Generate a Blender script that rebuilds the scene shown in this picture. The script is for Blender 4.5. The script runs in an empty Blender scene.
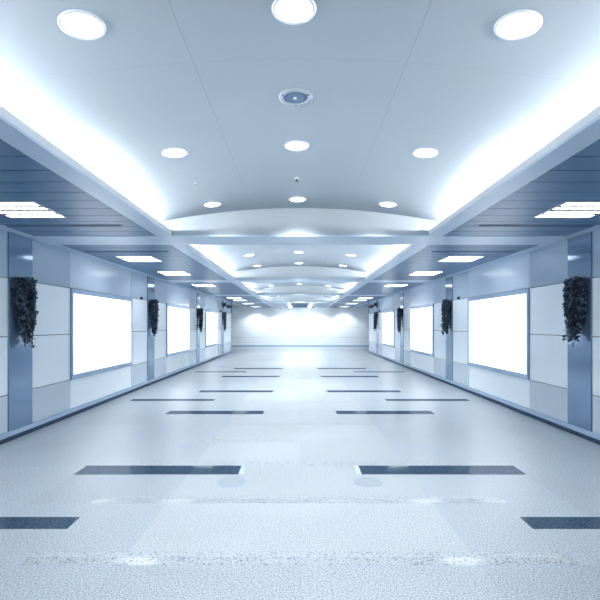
import bpy, bmesh, math, random
from mathutils import Vector, Matrix
PI = math.pi
sc = bpy.context.scene
COL = sc.collection

# ------------------------------------------------------------------ dimensions (metres; camera at the origin, looking along +Y)
EYE = 1.5
W = 3.76            # half width of the hall
SOF = EYE + 1.207   # underside of the lowered side soffits
FR_IN, FR_OUT = 1.744, 1.937    # inner / outer edge of the long frame strips
LIP = EYE + 1.282   # top of the frame upstand
CROWN = EYE + 1.586
def vault(x): return CROWN - x * x / 19.2
BEAMS = [(0.0, 0.64), (6.1, 6.74), (12.08, 12.71), (18.0, 18.64), (24.0, 24.64)]
BAYS = [(0.64, 6.1), (6.74, 12.08), (12.71, 18.0), (18.64, 24.0)]
WALL_END, FAR, SIDE, BACK = 24.5, 31.0, 10.0, -3.0
P0, PER, PIL, PAN, POS = 5.79, 5.28, 0.52, 1.05, 2.66

# ------------------------------------------------------------------ materials
def nodes_of(m):
    m.use_nodes = True
    return m.node_tree.nodes, m.node_tree.links
def mat(name, col, rough=0.5, metal=0.0, spec=0.5, noise=0.0, nscale=8.0, bump=0.0, bscale=60.0, stretch=None):
    m = bpy.data.materials.new(name); N, L = nodes_of(m); b = N['Principled BSDF']
    b.inputs['Base Color'].default_value = (*col, 1); b.inputs['Roughness'].default_value = rough
    b.inputs['Metallic'].default_value = metal; b.inputs['Specular IOR Level'].default_value = spec
    tc = N.new('ShaderNodeTexCoord'); mp = N.new('ShaderNodeMapping')
    L.new(tc.outputs['Object'], mp.inputs['Vector'])
    if stretch: mp.inputs['Scale'].default_value = stretch
    if noise:
        t = N.new('ShaderNodeTexNoise'); t.inputs['Scale'].default_value = nscale; t.inputs['Detail'].default_value = 3
        L.new(mp.outputs[0], t.inputs['Vector'])
        r = N.new('ShaderNodeMapRange'); r.inputs['To Min'].default_value = 1 - noise; r.inputs['To Max'].default_value = 1 + noise
        L.new(t.outputs['Fac'], r.inputs['Value'])
        mx = N.new('ShaderNodeVectorMath'); mx.operation = 'SCALE'; mx.inputs[0].default_value = col
        L.new(r.outputs[0], mx.inputs['Scale']); L.new(mx.outputs[0], b.inputs['Base Color'])
    if bump:
        t = N.new('ShaderNodeTexNoise'); t.inputs['Scale'].default_value = bscale
        L.new(mp.outputs[0], t.inputs['Vector'])
        bp = N.new('ShaderNodeBump'); bp.inputs['Strength'].default_value = bump; bp.inputs['Distance'].default_value = 0.01
        L.new(t.outputs['Fac'], bp.inputs['Height']); L.new(bp.outputs[0], b.inputs['Normal'])
    return m
def glow(name, col, strength):
    m = bpy.data.materials.new(name); N, L = nodes_of(m); b = N['Principled BSDF']
    b.inputs['Base Color'].default_value = (0.85, 0.88, 0.9, 1)
    b.inputs['Emission Color'].default_value = (*col, 1); b.inputs['Emission Strength'].default_value = strength
    return m

def math_node(N, L, op, a, b=None, c=None):
    n = N.new('ShaderNodeMath'); n.operation = op
    for i, v in enumerate((a, b, c)):
        if v is None: continue
        if isinstance(v, (int, float)): n.inputs[i].default_value = v
        else: L.new(v, n.inputs[i])
    return n.outputs[0]
def mixcol(N, L, f, a, b):
    n = N.new('ShaderNodeMix'); n.data_type = 'RGBA'
    if isinstance(f, (int, float)): n.inputs['Factor'].default_value = f
    else: L.new(f, n.inputs['Factor'])
    for k, v in (('A', a), ('B', b)):
        s = n.inputs[6 if k == 'A' else 7]
        if isinstance(v, tuple): s.default_value = (*v, 1)
        else: L.new(v, s)
    return n.outputs[2]

LIGHT = (0.93, 0.975, 1.0)
M = {}
# painted vault with thin panel joints
def vault_material():
    m = bpy.data.materials.new('painted_ceiling'); N, L = nodes_of(m); b = N['Principled BSDF']
    tc = N.new('ShaderNodeTexCoord'); sp = N.new('ShaderNodeSeparateXYZ'); L.new(tc.outputs['Object'], sp.inputs[0])
    X, Y = sp.outputs[0], sp.outputs[1]
    ax = math_node(N, L, 'ABSOLUTE', X)
    sx = math_node(N, L, 'LESS_THAN', math_node(N, L, 'ABSOLUTE', math_node(N, L, 'SUBTRACT', ax, 0.635)), 0.0032)
    my = math_node(N, L, 'ABSOLUTE', math_node(N, L, 'SUBTRACT', math_node(N, L, 'FRACT', math_node(N, L, 'DIVIDE', math_node(N, L, 'ADD', Y, 89.0 + 0.445 - 2.68 + 0.89), 0.89)), 0.5))
    sy = math_node(N, L, 'LESS_THAN', my, 0.0032)
    seam = math_node(N, L, 'MAXIMUM', sx, sy)
    c = mixcol(N, L, math_node(N, L, 'ADD', math_node(N, L, 'MULTIPLY', sx, 0.32), math_node(N, L, 'MULTIPLY', sy, 0.15)), (0.415, 0.485, 0.555), (0.16, 0.21, 0.29))
    L.new(c, b.inputs['Base Color']); b.inputs['Roughness'].default_value = 0.5; b.inputs['Specular IOR Level'].default_value = 0.35
    return m
M['vault'] = vault_material()
M['beam'] = mat('painted_beam', (0.40, 0.465, 0.525), 0.6, 0.0, 0.2, noise=0.02)
M['frame'] = mat('painted_frame_strip', (0.52, 0.625, 0.75), 0.36, noise=0.03, nscale=3)
M['face'] = mat('darkened_beam_face', (0.345, 0.40, 0.445), 0.6, 0.0, 0.2)  # same paint as the vault, colour darkened to offset strong light on the faces
M['lip'] = mat('white_painted_lip', (0.74, 0.78, 0.81), 0.4)
M['slat'] = mat('blue_grey_metal_slats', (0.085, 0.178, 0.305), 0.36, 0.1, noise=0.10, nscale=2.2, stretch=(0.4, 3, 1))
M['dark'] = mat('dark_gap', (0.02, 0.03, 0.05), 0.7)
M['white_panel'] = mat('white_enamel_panel', (0.87, 0.92, 0.955), 0.28, noise=0.02, nscale=2)
M['grey_panel'] = mat('pale_grey_enamel_panel', (0.55, 0.62, 0.69), 0.24, noise=0.03, nscale=2)
M['blue_panel'] = mat('steel_blue_enamel_panel', (0.36, 0.46, 0.58), 0.32, 0.0, 0.2, noise=0.03, nscale=2)
M['bright_panel'] = mat('light_blue_enamel_panel', (0.54, 0.635, 0.745), 0.17, 0.0, 0.16, noise=0.02, nscale=2)
M['pilaster'] = mat('polished_blue_steel', (0.20, 0.295, 0.43), 0.11, 0.5, noise=0.04, nscale=3)
M['kick'] = mat('dark_skirting', (0.035, 0.06, 0.10), 0.6, 0.0, 0.15)
M['base'] = mat('light_metal_skirting', (0.42, 0.54, 0.70), 0.25, 0.2)
M['metal'] = mat('brushed_aluminium', (0.36, 0.48, 0.64), 0.3, 0.5, noise=0.05, nscale=20)
M['steel'] = mat('bright_steel', (0.75, 0.82, 0.90), 0.25, 0.3)
M['white'] = mat('white_plastic', (0.78, 0.83, 0.88), 0.35)
M['grille'] = mat('perforated_grey_grille', (0.16, 0.26, 0.40), 0.5, 0.2, bump=0.5, bscale=400)
M['black'] = mat('black_plastic', (0.015, 0.022, 0.04), 0.35)
M['vent'] = mat('grey_blue_vent', (0.14, 0.21, 0.31), 0.45)
M['lid'] = mat('granite_lid', (0.37, 0.415, 0.455), 0.4, noise=0.35, nscale=75)
M['leaf'] = mat('dark_ivy_leaf', (0.026, 0.048, 0.084), 0.33, 0.0, 0.6, noise=0.9, nscale=14)
M['vine'] = mat('dark_vine', (0.012, 0.018, 0.03), 0.7, noise=0.2)
M['basket'] = mat('woven_basket', (0.014, 0.02, 0.032), 0.8, noise=0.4, nscale=60, bump=0.6, bscale=90)
M['far_panel'] = M['white_panel']

def floor_material(band=True):
    m = bpy.data.materials.new('speckled_granite'); N, L = nodes_of(m); b = N['Principled BSDF']
    tc = N.new('ShaderNodeTexCoord'); sp = N.new('ShaderNodeSeparateXYZ'); L.new(tc.outputs['Object'], sp.inputs[0])
    X, Y = sp.outputs[0], sp.outputs[1]
    # speckle
    n1 = N.new('ShaderNodeTexNoise'); n1.inputs['Scale'].default_value = 100; n1.inputs['Detail'].default_value = 3; n1.inputs['Roughness'].default_value = 0.7
    L.new(tc.outputs['Object'], n1.inputs['Vector'])
    n2 = N.new('ShaderNodeTexNoise'); n2.inputs['Scale'].default_value = 1.3; n2.inputs['Detail'].default_value = 3
    L.new(tc.outputs['Object'], n2.inputs['Vector'])
    vo = N.new('ShaderNodeTexVoronoi'); vo.inputs['Scale'].default_value = 80
    L.new(tc.outputs['Object'], vo.inputs['Vector'])
    r1 = N.new('ShaderNodeMapRange'); r1.inputs['From Min'].default_value = 0.40; r1.inputs['From Max'].default_value = 0.60
    L.new(n1.outputs['Fac'], r1.inputs['Value'])
    inner = mixcol(N, L, r1.outputs[0], (0.23, 0.272, 0.315), (0.67, 0.70, 0.71))
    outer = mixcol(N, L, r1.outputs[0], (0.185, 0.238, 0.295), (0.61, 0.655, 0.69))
    ax = math_node(N, L, 'ABSOLUTE', X)
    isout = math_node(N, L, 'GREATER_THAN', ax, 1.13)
    # rows of slabs, 0.98 m, with a 0.17 m coarse polished band
    row = math_node(N, L, 'DIVIDE', math_node(N, L, 'SUBTRACT', Y, 2.81 - 9.8), 0.98)
    fr = math_node(N, L, 'FRACT', row); ri = math_node(N, L, 'FLOOR', row)
    inb = math_node(N, L, 'LESS_THAN', fr, 0.17)
    wn = N.new('ShaderNodeTexWhiteNoise'); wn.noise_dimensions = '2D'
    cx = N.new('ShaderNodeCombineXYZ'); L.new(math_node(N, L, 'FLOOR', math_node(N, L, 'DIVIDE', X, 1.13)), cx.inputs[0]); L.new(ri, cx.inputs[1])
    L.new(cx.outputs[0], wn.inputs['Vector'])
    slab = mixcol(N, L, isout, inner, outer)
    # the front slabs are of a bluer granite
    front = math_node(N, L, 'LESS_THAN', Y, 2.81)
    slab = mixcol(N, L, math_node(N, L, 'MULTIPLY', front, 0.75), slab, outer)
    # coarse band: pale with dark and white chips
    chip = math_node(N, L, 'LESS_THAN', wnc(N, L, vo), 0.12)
    bandc = mixcol(N, L, chip, inner, (0.20, 0.24, 0.29))
    hasb = math_node(N, L, 'MULTIPLY', inb, math_node(N, L, 'LESS_THAN', ax, 1.75))
    c = mixcol(N, L, hasb, slab, bandc)
    # tone per slab and slow mottling
    tone = N.new('ShaderNodeMapRange'); tone.inputs['To Min'].default_value = 0.94; tone.inputs['To Max'].default_value = 1.05
    L.new(wn.outputs['Value'], tone.inputs['Value'])
    mot = N.new('ShaderNodeMapRange'); mot.inputs['To Min'].default_value = 0.90; mot.inputs['To Max'].default_value = 1.10
    L.new(n2.outputs['Fac'], mot.inputs['Value'])
    # joints
    j1 = math_node(N, L, 'LESS_THAN', math_node(N, L, 'ABSOLUTE', math_node(N, L, 'SUBTRACT', ax, 1.13)), 0.004)
    j2 = math_node(N, L, 'LESS_THAN', ax, 0.003)
    j3 = math_node(N, L, 'LESS_THAN', math_node(N, L, 'ABSOLUTE', math_node(N, L, 'SUBTRACT', ax, 2.28)), 0.004)
    j4 = math_node(N, L, 'LESS_THAN', math_node(N, L, 'ABSOLUTE', math_node(N, L, 'SUBTRACT', fr, 0.17)), 0.004)
    j5 = math_node(N, L, 'LESS_THAN', fr, 0.005)
    jj = math_node(N, L, 'MAXIMUM', math_node(N, L, 'MAXIMUM', j1, j2), math_node(N, L, 'MAXIMUM', j3, math_node(N, L, 'MAXIMUM', j4, j5)))
    k = math_node(N, L, 'MULTIPLY', math_node(N, L, 'MULTIPLY', tone.outputs[0], mot.outputs[0]), math_node(N, L, 'SUBTRACT', 1.0, math_node(N, L, 'MULTIPLY', jj, 0.08)))
    vm = N.new('ShaderNodeVectorMath'); vm.operation = 'SCALE'; L.new(c, vm.inputs[0]); L.new(k, vm.inputs['Scale'])
    L.new(vm.outputs[0], b.inputs['Base Color'])
    ro = math_node(N, L, 'SUBTRACT', 0.36, math_node(N, L, 'MULTIPLY', math_node(N, L, 'MULTIPLY', hasb, math_node(N, L, 'MULTIPLY', math_node(N, L, 'LESS_THAN', fr, 0.10), math_node(N, L, 'LESS_THAN', Y, 4.2))), 0.20))
    L.new(ro, b.inputs['Roughness'])
    return m
def wnc(N, L, vo):
    s = N.new('ShaderNodeSeparateColor'); L.new(vo.outputs['Color'], s.inputs[0]); return s.outputs[0]
M['floor'] = floor_material()

def inlay_material():
    m = bpy.data.materials.new('polished_dark_granite'); N, L = nodes_of(m); b = N['Principled BSDF']
    tc = N.new('ShaderNodeTexCoord'); t = N.new('ShaderNodeTexNoise'); t.inputs['Scale'].default_value = 110; t.inputs['Detail'].default_value = 2
    L.new(tc.outputs['Object'], t.inputs['Vector'])
    r = N.new('ShaderNodeMapRange'); r.inputs['From Min'].default_value = 0.4; r.inputs['From Max'].default_value = 0.7
    L.new(t.outputs['Fac'], r.inputs['Value'])
    L.new(mixcol(N, L, r.outputs[0], (0.022, 0.038, 0.065), (0.09, 0.14, 0.21)), b.inputs['Base Color'])
    b.inputs['Roughness'].default_value = 0.6; b.inputs['Specular IOR Level'].default_value = 0.0
    g = N.new('ShaderNodeBsdfGlossy'); g.inputs['Roughness'].default_value = 0.06; g.inputs['Color'].default_value = (0.8, 0.9, 1, 1)
    mx = N.new('ShaderNodeMixShader'); mx.inputs[0].default_value = 0.075
    L.new(b.outputs[0], mx.inputs[1]); L.new(g.outputs[0], mx.inputs[2]); L.new(mx.outputs[0], N['Material Output'].inputs['Surface'])
    return m
M['inlay'] = inlay_material()
M['lens'] = glow('lit_downlight_lens', (0.93, 0.97, 1.0), 6.0)
M['troffer'] = glow('lit_ceiling_light_diffuser', (0.93, 0.97, 1.0), 10.5)
M['backlit'] = glow('backlit_blank_poster', (0.96, 0.985, 1.0), 1.3)
M['tube'] = glow('lit_cove_tube', (1.0, 0.985, 0.965), 135.0)
M['strip'] = glow('lit_strip_light', (0.93, 0.97, 1.0), 20.0)

# ------------------------------------------------------------------ mesh helpers
class MB:
    def __init__(s): s.bm = bmesh.new(); s.mats = []
    def mi(s, m):
        if m not in s.mats: s.mats.append(m)
        return s.mats.index(m)
    def faces(s, pts, fs, m):
        vs = [s.bm.verts.new(p) for p in pts]; i = s.mi(m)
        for f in fs:
            try: fc = s.bm.faces.new([vs[k] for k in f]); fc.material_index = i
            except ValueError: pass
        return vs
    def box(s, x0, x1, y0, y1, z0, z1, m):
        if x0 > x1: x0, x1 = x1, x0
        if y0 > y1: y0, y1 = y1, y0
        p = [(x0,y0,z0),(x1,y0,z0),(x1,y1,z0),(x0,y1,z0),(x0,y0,z1),(x1,y0,z1),(x1,y1,z1),(x0,y1,z1)]
        s.faces(p, [(3,2,1,0),(4,5,6,7),(0,1,5,4),(1,2,6,5),(2,3,7,6),(3,0,4,7)], m)
    def lathe(s, prof, n, m, mtx=None, smooth=True):
        pts = []; fs = []
        for r, z in prof:
            for k in range(n):
                a = 2 * PI * k / n; v = Vector((r * math.cos(a), r * math.sin(a), z))
                pts.append(mtx @ v if mtx else v)
        for i in range(len(prof) - 1):
            for k in range(n):
                fs.append((i*n+k, i*n+(k+1) % n, (i+1)*n+(k+1) % n, (i+1)*n+k))
        if prof[0][0] > 1e-6: fs.append(tuple(reversed(range(n))))
        if prof[-1][0] > 1e-6: fs.append(tuple(range((len(prof)-1)*n, len(prof)*n)))
        s.faces(pts, fs, m)
    def ring(s, prof, n, m):       # closed profile, no caps
        pts = []; fs = []; q = len(prof)
        for r, z in prof:
            for k in range(n):
                a = 2*PI*k/n; pts.append((r*math.cos(a), r*math.sin(a), z))
        for i in range(q):
            j = (i+1) % q
            for k in range(n): fs.append((i*n+k, i*n+(k+1) % n, j*n+(k+1) % n, j*n+k))
        s.faces(pts, fs, m)
    def tube(s, path, r, n, m):
        path = [Vector(p) for p in path]; rings = []
        pts = []
        for i, p in enumerate(path):
            d = (path[min(i+1, len(path)-1)] - path[max(i-1, 0)]).normalized()
            u = d.orthogonal().normalized() if i == 0 else (uprev - d * uprev.dot(d)).normalized()
            uprev = u; v = d.cross(u)
            rr = r[i] if isinstance(r, (list, tuple)) else r
            for k in range(n):
                a = 2*PI*k/n; pts.append(p + (u*math.cos(a) + v*math.sin(a)) * rr)
        fs = []
        for i in range(len(path)-1):
            for k in range(n): fs.append((i*n+k, i*n+(k+1) % n, (i+1)*n+(k+1) % n, (i+1)*n+k))
        fs.append(tuple(reversed(range(n)))); fs.append(tuple(range((len(path)-1)*n, len(path)*n)))
        s.faces(pts, fs, m)
    def build(s, name, parent=None, loc=None, rot=None, smooth=False, bevel=0.0):
        bmesh.ops.recalc_face_normals(s.bm, faces=s.bm.faces)
        me = bpy.data.meshes.new(name); s.bm.to_mesh(me); s.bm.free()
        for m in s.mats: me.materials.append(M[m])
        if smooth:
            for p in me.polygons: p.use_smooth = True
        o = bpy.data.objects.new(name, me); COL.objects.link(o)
        if parent: o.parent = parent
        if loc: o.location = loc
        if rot: o.rotation_euler = rot
        if bevel:
            b = o.modifiers.new('Bevel', 'BEVEL'); b.width = bevel; b.segments = 2; b.limit_method = 'ANGLE'
        return o
def empty(name, loc, label, cat, group=None, rot=(0,0,0)):
    o = bpy.data.objects.new(name, None); o.empty_display_size = 0.1; COL.objects.link(o)
    o.location = loc; o.rotation_euler = rot; tag(o, label, cat, group); return o
def tag(o, label, cat, group=None):
    o['label'] = label; o['category'] = cat
    if group: o['group'] = group
    return o
def struct(o): o['kind'] = 'structure'; return o
def copy_tree(o, parent=None):
    c = o.copy(); COL.objects.link(c)
    if parent: c.parent = parent
    for ch in list(o.children): copy_tree(ch, c)
    return c
SIDES = ((-1, 'left'), (1, 'right'))
ORD = ['first', 'second', 'third', 'fourth', 'fifth']

# ------------------------------------------------------------------ floor
b = MB()
b.faces([(-SIDE,BACK,0),(SIDE,BACK,0),(SIDE,FAR+.1,0),(-SIDE,FAR+.1,0),(-SIDE,BACK,-.1),(SIDE,BACK,-.1),(SIDE,FAR+.1,-.1),(-SIDE,FAR+.1,-.1)],
        [(0,1,2,3),(7,6,5,4),(0,4,5,1),(1,5,6,2),(2,6,7,3),(3,7,4,0)], 'floor')
struct(b.build('floor'))

# ------------------------------------------------------------------ vaulted ceiling, one shell per bay
for (y0, y1) in BAYS:
    b = MB(); n = 28; xe = 2.2
    pts = []; fs = []
    for i in range(n+1):
        x = -xe + 2*xe*i/n
        pts += [(x, y0, vault(x)), (x, y1, vault(x)), (x, y0, vault(x)+.06), (x, y1, vault(x)+.06)]
    for i in range(n):
        a = 4*i; c = a+4
        fs += [(a, c, c+1, a+1), (a+2, a+3, c+3, c+2), (a, a+2, c+2, c), (a+1, c+1, c+3, a+3)]
    fs += [(0,1,3,2), (4*n, 4*n+2, 4*n+3, 4*n+1)]
    b.faces(pts, fs, 'vault')
    o = b.build('ceiling', smooth=False); struct(o)
    for p in o.data.polygons: p.use_smooth = abs(p.normal.z) > .5
# flat ceiling over the far end and over the part behind the viewpoint
b = MB(); b.box(-FR_OUT, FR_OUT, 24.64, FAR, SOF, SOF+.06, 'vault'); struct(b.build('ceiling')); b = MB(); b.box(-FR_OUT, FR_OUT, BACK, 0.0, SOF, SOF+.06, 'vault')
for s in (-1, 1): b.box(s*(W+.02), s*SIDE, WALL_END, FAR, SOF, SOF+.06, 'beam')
struct(b.build('ceiling'))

# ------------------------------------------------------------------ soffits of cross slats
for s, sn in SIDES:
    b = MB()
    b.box(s*FR_OUT, s*(W+.0), BACK, FAR, SOF+.035, SOF+.06, 'dark')
    edges = [(BACK, 0.0)] + BAYS + [(24.64, FAR)]
    for (y0, y1) in edges:
        n = max(1, round((y1-y0)/0.292)); p = (y1-y0)/n
        for k in range(n):
            ya = y0 + k*p
            b.box(s*(FR_OUT), s*3.61, ya+.007, ya+p-.007, SOF, SOF+.016, 'slat')
            b.box(s*(FR_OUT), s*3.61, ya+p*.5-.0025, ya+p*.5+.0025, SOF-.0005, SOF+.001, 'dark') if False else None
    struct(b.build('ceiling_' + sn))
    # perimeter strip along the wall, frame strip with upstand, cove trough
    b = MB(); b.box(s*3.61, s*W, BACK, FAR, SOF-.004, SOF+.02, 'frame'); struct(b.build('trim_1' if s < 0 else 'trim_2'))
    b = MB()
    b.box(s*FR_IN, s*FR_OUT, BACK, FAR, SOF-.004, SOF+.016, 'frame')
    for (y0, y1) in BAYS:
        b.box(s*FR_IN, s*(FR_IN+.018), y0, y1, SOF+.016, LIP, 'lip')
        b.box(s*(FR_IN+.018), s*2.2, y0, y1, SOF+.0165, SOF+.03, 'beam')
        b.box(s*2.2, s*2.22, y0, y1, SOF+.0165, vault(2.2)+.06, 'beam')
    struct(b.build('trim_3' if s < 0 else 'trim_4'))
# cross beams: flush strips with faces up to the vault
b_ = None
for (y0, y1) in BEAMS:
    b = MB()
    b.box(-W, W, y0, y1, SOF-.006, SOF+.014, 'frame')
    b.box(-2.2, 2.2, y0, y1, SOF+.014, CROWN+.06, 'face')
    struct(b.build('trim_5'))

# ------------------------------------------------------------------ side walls of enamel panels
LOW, MID, TOP, KICK, SKIRT = 0.60, 1.35, 2.105, 0.06, 0.127
G = 0.005
for s, sn in SIDES:
    b = MB()
    b.box(s*(W+.02), s*(W+.26), BACK, WALL_END-.02, 0, SOF+.06, 'dark')
    def pan(y0, y1, z0, z1, m, d=.02):
        b.box(s*(W+.02-d), s*(W+.021), y0+G, y1-G, z0+G, z1-G, m)
    def panel_col(y0, y1):
        pan(y0, y1, SKIRT-G, LOW, 'grey_panel'); pan(y0, y1, LOW, MID, 'white_panel'); pan(y0, y1, MID, TOP, 'white_panel'); pan(y0, y1, TOP, SOF+G, 'blue_panel')
    for k in range(-2, 4):
        y = P0 + PER*k
        if k > -2: panel_col(max(y+PIL, BACK), y+PIL+PAN)
        ya, yb = y+PIL+PAN, y+PIL+PAN+POS
        if k == 3:
            panel_col(ya, WALL_END); break
        ya = max(ya, BACK)
        pan(ya, yb, SKIRT-G, LOW, 'white_panel'); pan(ya, yb, TOP, SOF+G, 'bright_panel')
        if k < 0: pan(ya, yb, LOW, TOP, 'white_panel')
        else: b.box(s*(W+.012), s*(W+.021), ya, yb, LOW, TOP, 'dark')
        panel_col(yb, y+PER)
    # finished end of the wall at the crossing, and its return along the cross passage
    b.box(s*W, s*(W+.26), WALL_END-.02, WALL_END, 0, SOF, 'white_panel')
    b.box(s*(W+.26), s*SIDE, WALL_END-.2, WALL_END, 0, SOF+.06, 'white_panel')
    b.box(s*SIDE, s*(SIDE+.1), WALL_END-.2, FAR+.1, 0, SOF+.06, 'white_panel')
    struct(b.build('wall_' + sn))
    for k in range(-1, 4):
        y = P0 + PER*k
        b = MB(); b.box(s*(W-.012), s*(W+.019), y+.004, y+PIL-.004, SKIRT, SOF-.002, 'pilaster')
        struct(b.build('pilaster', bevel=.003))
    b = MB(); b.box(s*(W-.012), s*(W+.02), BACK, WALL_END, 0, KICK, 'kick')
    b.box(s*(W-.016), s*(W+.02), BACK, WALL_END, KICK, SKIRT-.003, 'base')
    struct(b.build('baseboard_' + sn))
# end wall across the far passage
b = MB(); b.box(-SIDE, SIDE, FAR+.02, FAR+.2, 0, SOF+.06, 'vent')
xs = [-SIDE, -6.3, -3.65, -1.22, 1.22, 3.65, 6.3, SIDE]
for i in range(len(xs)-1):
    for z0, z1, m in ((.10, .64, 'white_panel'), (.64, 1.36, 'white_panel'), (1.36, 2.0, 'white_panel'), (2.0, SOF, 'white_panel')):
        b.box(xs[i]+.002, xs[i+1]-.002, FAR, FAR+.021, z0+.004, z1-.004, m)
struct(b.build('wall_end'))
b = MB(); b.box(-SIDE, SIDE, FAR-.015, FAR+.02, 0, .10, 'base'); struct(b.build('baseboard_end'))

# ------------------------------------------------------------------ downlights
def spot(parent, power, size=2.25, blend=0.5, z=-.012, r=.07):
    ld = bpy.data.lights.new('lamp', 'SPOT'); ld.energy = power; ld.spot_size = size; ld.spot_blend = blend
    ld.shadow_soft_size = r; ld.color = LIGHT
    o = bpy.data.objects.new('lamp', ld); COL.objects.link(o); o.parent = parent; o.location = (0, 0, z); return o
SPOT_W = 88
trim_me = lens_me = None
def downlight(x, y, label, z=None, power=SPOT_W, group='round ceiling downlights'):
    global trim_me, lens_me
    flat = z is not None
    z = vault(x) if z is None else z
    t = empty('downlight', (x, y, z), label, 'downlight', group, (0, 0 if flat else math.atan(x/9.6), 0))
    if trim_me is None:
        b = MB(); b.ring([(.092,.004),(.094,-.006),(.104,-.008),(.112,-.004),(.114,.003)], 40, 'white'); o = b.build('trim_ring', t, smooth=True); trim_me = o.data
        b = MB(); b.lathe([(.093,.002),(.093,-.003),(.07,-.006),(.0001,-.008)], 40, 'lens'); o = b.build('lens', t, smooth=True); lens_me = o.data
    else:
        for nm, me in (('trim_ring', trim_me), ('lens', lens_me)):
            o = bpy.data.objects.new(nm, me); COL.objects.link(o); o.parent = t
    spot(t, power)
BAYN = ['nearest', 'second', 'third', 'fourth']
ROWS = {0: (2.26, 3.98, 5.68), 1: (9.8, 11.55), 2: (17.45,), 3: (23.5,)}
RN = {(0,0): 'front of the', (0,1): 'middle of the', (0,2): 'back of the', (1,0): 'front of the', (1,1): 'back of the', (2,0): 'back of the', (3,0): 'back of the'}
for bay, rows in ROWS.items():
    for j, y in enumerate(rows):
        for x, cn in ((-1.105, 'left'), (-.03, 'middle'), (1.105, 'right')):
            downlight(x, y + (.025 if bay == 0 and j == 0 and abs(x) > 1 else 0), f'round lit downlight in the {cn} row, at the {RN[(bay,j)]} {BAYN[bay]} vaulted ceiling bay', None, SPOT_W*(.92, 1.6, 3.0, 3.2)[bay])
# ------------------------------------------------------------------ cove tubes in the troughs
for bay, (y0, y1) in enumerate(BAYS):
    for s, sn in SIDES:
        b = MB(); b.tube([(0, -(y1-y0)/2+.03, 0), (0, (y1-y0)/2-.03, 0)], .016, 8, 'tube')
        t = empty('cove_light', (s*1.99, (y0+y1)/2, SOF+.03), f'long hidden cove light glowing behind the {sn} lip of the {BAYN[bay]} ceiling bay', 'cove light', 'cove lights')
        b.build('tube', t, (0, 0, .045), smooth=True)
        b = MB(); b.box(-.03, .03, -(y1-y0)/2+.06, (y1-y0)/2-.06, 0, .02, 'white')
        for e in (-1, 1): b.box(-.02, .02, e*((y1-y0)/2-.16), e*((y1-y0)/2-.11), .02, .065, 'white')
        b.build('batten', t)

# ------------------------------------------------------------------ square ceiling lights in the soffits
def troffer(x, y, label):
    t = empty('ceiling_light', (x, y, SOF), label, 'ceiling light', 'square ceiling lights in the slatted soffits')
    h = .315
    b = MB()
    for q in ((-h, h, -h, -h+.02), (-h, h, h-.02, h), (-h, -h+.02, -h+.02, h-.02), (h-.02, h, -h+.02, h-.02)): b.box(*q, -.012, .001, 'white')
    b.build('frame', t)
    b = MB(); b.box(-h+.02, h-.02, -h+.02, h-.02, -.011, 0, 'troffer'); b.build('diffuser', t)
    for k in (-1, 0, 1):
        b = MB(); b.box(-h+.02, h-.02, k*.15-.034, k*.15+.034, -.0145, -.010, 'black'); b.build('louvre_blade', t)
TR = [4.70, 8.17, 10.44, 13.65, 20.0, 21.9, 25.4, 29.6]
TW = ['nearest the viewer', 'second from the viewer', 'third from the viewer', 'fourth from the viewer', 'fifth from the viewer', 'sixth from the viewer', 'second from the far wall', 'closest to the far wall']
for s, sn in SIDES:
    for y, w in zip(TR, TW): troffer(s*2.91, y, f'square lit ceiling light in the {sn} slatted soffit, {w}')
    for y, w in ((5.45, 'just before the nearest cross beam'), (7.40, 'just past the nearest cross beam')):
        t = empty('slot_vent', (s*2.86, y, SOF), f'narrow dark air slot across the {sn} slatted soffit {w}', 'air vent', 'air slots in the soffits')
        b = MB(); b.box(-.70, .70, -.03, -.014, -.008, .0, 'vent'); b.box(-.70, .70, .014, .03, -.008, .0, 'vent')
        for e in (-1, 1): b.box(e*.70, e*.73, -.03, .03, -.008, .0, 'frame')
        b.build('frame', t)
        b = MB(); b.box(-.70, .70, -.014, .014, -.003, 0, 'dark'); b.build('slot', t)

# ------------------------------------------------------------------ backlit posters
for s, sn in SIDES:
    for k in range(3):
        y0 = P0 + PER*k + PIL + PAN; y1 = y0 + POS
        t = empty('light_box', (s*(W+.012), (y0+y1)/2, (LOW+TOP)/2),
                  f'blank white backlit poster box on the {sn} wall, ' + ['nearest the viewer', 'the middle one of three', 'farthest from the viewer'][k], 'light box', 'backlit poster boxes')
        hy, hz, e, c = POS/2-.006, (TOP-LOW)/2-.006, .05, .078
        b = MB()
        b.box(0, -s*.045, -hy, hy, hz-c, hz, 'metal'); b.box(0, -s*.045, -hy, hy, -hz, -hz+c, 'metal')
        b.box(0, -s*.045, -hy, -hy+e, -hz+c, hz-c, 'metal'); b.box(0, -s*.045, hy-e, hy, -hz+c, hz-c, 'metal')
        b.build('frame', t, bevel=.003)
        b = MB(); b.box(-s*.0, -s*.022, -hy+e, hy-e, -hz+c, hz-c, 'backlit'); b.build('lit_panel', t)

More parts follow.
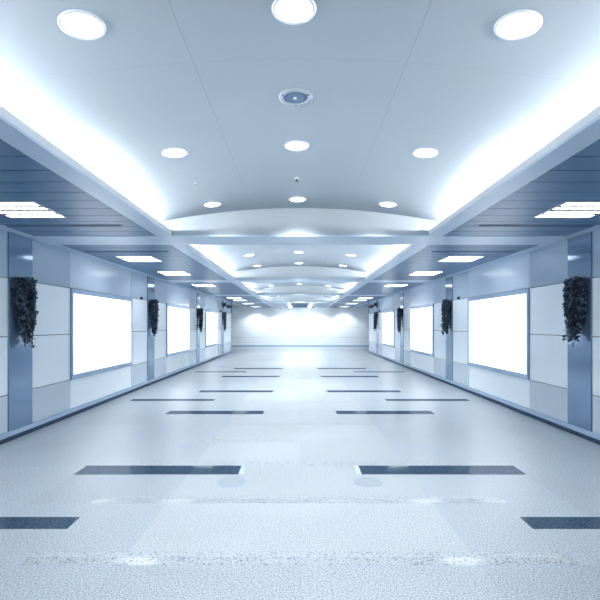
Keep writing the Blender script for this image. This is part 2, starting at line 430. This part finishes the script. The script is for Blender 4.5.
# ------------------------------------------------------------------ hanging ivy on the pilasters
def leaf(b, p, n, up, size, m='leaf'):
    n = n.normalized(); u = (up - n*up.dot(n)).normalized(); v = n.cross(u)
    a = size
    pts = [p + u*a*.25, p + v*a*.30 + u*a*.34 - n*a*.10, p + v*a*.50 - u*a*.06 - n*a*.14, p + v*a*.26 - u*a*.22 - n*a*.06, p - u*a*.62 - n*a*.05,
           p - v*a*.26 - u*a*.22 - n*a*.06, p - v*a*.50 - u*a*.06 - n*a*.14, p - v*a*.30 + u*a*.34 - n*a*.10, p - u*a*.05 + n*a*.02]
    b.faces(pts, [(8,0,1,2), (8,2,3,4), (8,4,5,6), (8,6,7,0)], m)
def ivy(s, y, label, seed):
    R = random.Random(seed)
    t = empty('hanging_plant', (s*(W-.012), y, 1.66), label, 'plant', 'ivy plants hanging on the pilasters')
    # local: o = out from the wall
    def P(o, yy, z): return Vector((-s*o, yy, z))
    b = MB()   # half-round wall basket
    n = 10; rings = [(.085, .16), (.10, .26), (.115, .36), (.12, .40)]
    pts = []; fs = []
    for r, z in rings:
        for k in range(n+1):
            a = PI*k/n; pts.append(P(r*math.sin(a)*1.05, -r*1.15*math.cos(a), z))
    for i in range(len(rings)-1):
        for k in range(n): fs.append((i*(n+1)+k, i*(n+1)+k+1, (i+1)*(n+1)+k+1, (i+1)*(n+1)+k))
        fs.append((i*(n+1), (i+1)*(n+1), (i+1)*(n+1)+n, i*(n+1)+n))
    fs.append(tuple(range(n+1))); fs.append(tuple(range(3*(n+1), 4*(n+1))))
    b.faces(pts, fs, 'basket'); b.build('wall_basket', t)
    fol = MB(); vin = MB()
    ns = 50
    for i in range(ns):
        lobe = -1 if i % 2 else 1
        ang = R.uniform(0, PI)
        y0 = -.08*math.cos(ang); o0 = .04 + .05*math.sin(ang)
        outward = .03 + .11*abs(math.sin(ang)) * R.uniform(.5, 1.1)
        side = R.uniform(.02, .24)*lobe if R.random() < .8 else R.uniform(-.2, .2)
        kind = R.random()
        L_ = R.uniform(.6, .93) if kind < .72 else R.uniform(.25, .6)
        yt = lobe*R.uniform(.03, .17) if L_ > .62 else side   # long strands gather in two tails
        path = [P(o0, y0, .37), P(o0+outward*.5, y0+(side-y0)*.5, .43+R.uniform(0, .035)), P(o0+outward, side, .37)]
        m_ = 6
        for q in range(1, m_+1):
            f = q/m_
            path.append(P(max(.025, o0+outward*(1-.45*f) + R.uniform(-.012, .012)), side+(yt-side)*min(1, f*1.4) + R.uniform(-.014, .014), .37-L_*.86*f))
        ky = max(-.165, min(.165, yt if L_ > .62 else side))
        if kind < .72:
            L_ = .98 - 4.0*abs(abs(ky) - .075) - R.uniform(0, .14)
            for q in range(1, m_+1): path[2+q].z = .37 - L_*.86*q/m_; path[2+q].y *= 1 - .35*q/m_
        dep = R.uniform(.35, 1.0)
        for p_ in path[1:]:
            p_.y = max(-.165, min(.165, p_.y))
            p_.x = -s*min(-s*p_.x, (.03 + .115*math.sqrt(max(0, 1-(p_.y/.2)**2)))*dep + .015)
        vin.tube(path, .0035, 4, 'vine')
        # leaves along the strand
        seg = []
        for q in range(len(path)-1):
            ln = (path[q+1]-path[q]).length; c = max(1, int(ln/.029))
            for w in range(c): seg.append((path[q].lerp(path[q+1], (w+R.random())/c), q))
        for p, q in seg:
            off = Vector((R.uniform(-.03, .03), R.uniform(-.03, .03), R.uniform(-.02, .02)))
            pp = p + off
            pp.x = -s*max(.014, -s*pp.x)
            nn = Vector((-s*R.uniform(.1, 1), R.uniform(-.9, .9), R.uniform(-.35, .8)))
            up = Vector((R.uniform(-.4, .4), R.uniform(-.5, .5), 1))
            leaf(fol, pp, nn, up, R.uniform(.040, .064))
    vin.build('vines', t); fol.build('foliage', t)
for s, sn in SIDES:
    for k in range(4):
        ivy(s, P0+PER*k+PIL/2-.03, f'dark leafy ivy hanging on the {sn} wall pilaster, ' + ['largest and nearest the viewer', 'second from the viewer', 'third from the viewer', 'farthest away by the wall end'][k], 11+k*3+(s > 0)*50)

# ------------------------------------------------------------------ small fittings on the nearest vault
t = empty('ceiling_speaker', (-.031, 3.13, vault(0)), 'round grey ceiling speaker between two downlights of the middle row', 'speaker')
b = MB(); b.ring([(.084,.002),(.086,-.009),(.098,-.012),(.118,-.004),(.119,.002)], 40, 'beam'); b.build('ring', t, smooth=True)
b = MB(); b.lathe([(.086,.001),(.086,-.004),(.05,-.008),(.0001,-.010)], 36, 'grille'); b.build('grille', t, smooth=True)
b = MB(); b.lathe([(.014,-.008),(.013,-.013),(.0001,-.016)], 16, 'steel'); b.build('hub', t, smooth=True)
for a in (PI/2, PI/2+2.1, PI/2-2.1):
    b = MB(); b.box(-.007, .007, -.006, .006, -.016, -.006, 'vent'); b.build('clip', t, (.10*math.cos(a), .10*math.sin(a), 0), (0, 0, a))
t = empty('sprinkler', (-.035, 4.86, vault(0)), 'tiny dark fire sprinkler on the vault between two downlights', 'sprinkler')
b = MB(); b.lathe([(.026,.001),(.024,-.004),(.010,-.007),(.0001,-.007)], 20, 'white'); b.build('cover_plate', t, smooth=True)
b = MB(); b.lathe([(.007,-.005),(.007,-.030),(.020,-.032),(.020,-.036),(.0001,-.037)], 14, 'black'); b.build('head', t)
for s, sn in SIDES:
    x = s*1.115
    t = empty('ceiling_sensor', (x, 4.83, vault(x)), f'tiny round sensor on the vault near the {sn} downlight row', 'sensor', None, (0, math.atan(x/9.6), 0))
    b = MB(); b.lathe([(.020,.001),(.018,-.005),(.0001,-.006)], 16, 'white'); b.build('housing', t, smooth=True)
    b = MB(); b.lathe([(.007,-.004),(.006,-.011),(.0001,-.013)], 12, 'vent'); b.build('eye', t)
    # dark sensor on the wall ahead of the second pilaster
    b = MB(); b.box(0, -s*.045, -.035, .035, -.03, .03, 'black')
    t = empty('wall_sensor', (s*W, 10.62, 2.135), f'small black sensor on the {sn} wall above the white panels', 'sensor')
    b.build('housing', t, bevel=.008)
    b = MB(); b.lathe([(.014,0),(.013,.012),(.0001,.016)], 14, 'vent', Matrix.Rotation(-s*PI/2, 4, 'Y')); b.build('eye', t, (-s*.044, 0, 0))
    # cameras on a bracket by the wall end
    t = empty('security_cameras', (s*(W-.02), 21.45, 2.45), f'cluster of black security cameras on a bracket near the end of the {sn} wall', 'security camera')
    b = MB(); b.tube([(0, 0, .05), (-s*.12, .1, .05), (-s*.12, 2.3, .05)], .016, 8, 'vent'); b.tube([(-s*.12, 2.3, .257), (-s*.12, 2.3, -.33)], .025, 8, 'vent'); b.box(-s*.03, s*.02, -.05, .05, 0, .1, 'vent'); b.build('wall_mount', t)
    for q, (yy, zz) in enumerate(((.10, .05), (1.2, .02))):
        b = MB()
        b.lathe([(.05,.06),(.09,.035),(.105,-.02),(.085,-.07),(.045,-.10),(.0001,-.11)], 18, 'black'); b.build('dome_camera', t, (-s*(.12), yy, zz), smooth=True)
    b = MB(); b.box(-.045, .045, -.16, .12, -.045, .045, 'black'); cb = b.build('bullet_camera', t, (-s*.12, 1.85, -.02), (.25, 0, s*.5), bevel=.012)
    b = MB(); b.lathe([(.034,0),(.032,.03),(.0001,.03)], 14, 'vent', Matrix.Rotation(PI/2, 4, 'X')); b.build('lens', cb, (0, -.158, 0))
    b = MB(); b.box(0, -s*.05, -.05, .05, -.06, .06, 'black')
    o = b.build('wall_sensor', None, (s*W, 21.2, 2.15), bevel=.01)
    tag(o, f'tiny black box on the {sn} wall before the farthest ivy plant', 'sensor')

# ------------------------------------------------------------------ dark inlays and round covers in the floor
LEN, WID = 1.65, .275
inl = []
for y in (4.655, 7.715, 10.17, 13.1, 15.5): inl.append((.62, y))
for y in (3.41, 9.0, 14.4): inl.append((1.715, y))
inl.sort(key=lambda q: q[1])
first = None
for s, sn in SIDES:
    wi = wo = 0
    for (x0, y) in inl:
        if x0 < 1: w = f'inner {sn} file, {ORD[wi]} from the viewer'; wi += 1
        else: w = f'outer {sn} file near the wall, {ORD[wo]} from the viewer'; wo += 1
        t = empty('floor_inlay', (s*(x0+LEN/2), y, 0), f'long polished dark granite strip, {w}', 'floor strip', 'dark strips in the floor')
        WID = .275 if x0 < 1 else .20
        b = MB(); b.box(-LEN/2, LEN/2, -WID/2, WID/2, 0, .003, 'inlay'); b.build('slab', t)
        if x0 < 1:
            b = MB(); b.box(-s*(LEN/2+.045), -s*LEN/2, -WID/2, WID/2, 0, .003, 'steel'); b.build('end_piece', t)
    t = empty('floor_cover', (s*.65, 4.30, 0), f'faint round access cover in the floor before the nearest dark strip {sn} of centre', 'floor cover')
    b = MB(); b.ring([(.131,.0),(.132,.002),(.137,.002),(.138,.0)], 40, 'metal'); b.build('rim', t)
    b = MB(); b.lathe([(.131,.0),(.131,.0012),(.0001,.0012)], 40, 'lid'); b.build('lid', t)

# ------------------------------------------------------------------ far ceiling: dark vent between two strip lights
t = empty('ceiling_vent', (0, 27.7, SOF), 'wide dark ceiling vent between two strip lights near the far wall', 'air vent')
b = MB(); b.box(-.50, .50, -2.6, 2.6, -.03, 0, 'vent'); b.build('housing', t, bevel=.008)
for k in range(12):
    b = MB(); b.box(-.44, .44, -2.4+k*.42, -2.33+k*.42, -.042, -.03, 'slat'); b.build('louvre_blade', t)
for s, sn in SIDES:
    t = empty('ceiling_strip_light', (s*.63, 27.7, SOF), f'long bright strip light {sn} of the dark ceiling vent at the far end', 'strip light', 'strip lights at the far end')
    b = MB(); b.box(-.07, .07, -2.9, 2.9, -.02, 0, 'white'); b.build('housing', t)
    b = MB(); b.box(-.05, .05, -2.86, 2.86, -.045, -.02, 'strip'); b.build('diffuser', t)
for x, w in ((-3.0, 'left'), (-1.15, 'centre left'), (1.15, 'centre right'), (3.0, 'right')):
    downlight(x, 30.3, f'small round downlight washing the {w} part of the far wall', SOF - (.004 if abs(x) > 2 else 0), SPOT_W*1.7, 'downlights along the far wall')

# ------------------------------------------------------------------ world: bluish frontal fill, added through the end left open behind the viewpoint
w = bpy.data.worlds.new('World'); sc.world = w; w.use_nodes = True
bg = w.node_tree.nodes['Background']; bg.inputs[0].default_value = (0.84, 0.93, 1.0, 1); bg.inputs[1].default_value = 1.0

# ------------------------------------------------------------------ camera and view
cd = bpy.data.cameras.new('camera'); cam = bpy.data.objects.new('camera', cd); COL.objects.link(cam)
cam.location = (0, 0, EYE); cam.rotation_euler = (PI/2, 0, 0)
cd.sensor_width = 36; cd.lens = 36*450/600; cd.shift_y = 25/600; cd.clip_start = .05; cd.clip_end = 200
sc.camera = cam
vs = sc.view_settings
vs.view_transform = 'Standard'; vs.look = 'None'; vs.gamma = 1; vs.use_curve_mapping = False; vs.exposure = 0.40
sc.cycles.use_denoising = True; sc.cycles.max_bounces = 8; sc.cycles.diffuse_bounces = 5; sc.cycles.glossy_bounces = 4
sc.cycles.caustics_reflective = False; sc.cycles.caustics_refractive = False; sc.cycles.sample_clamp_indirect = 6
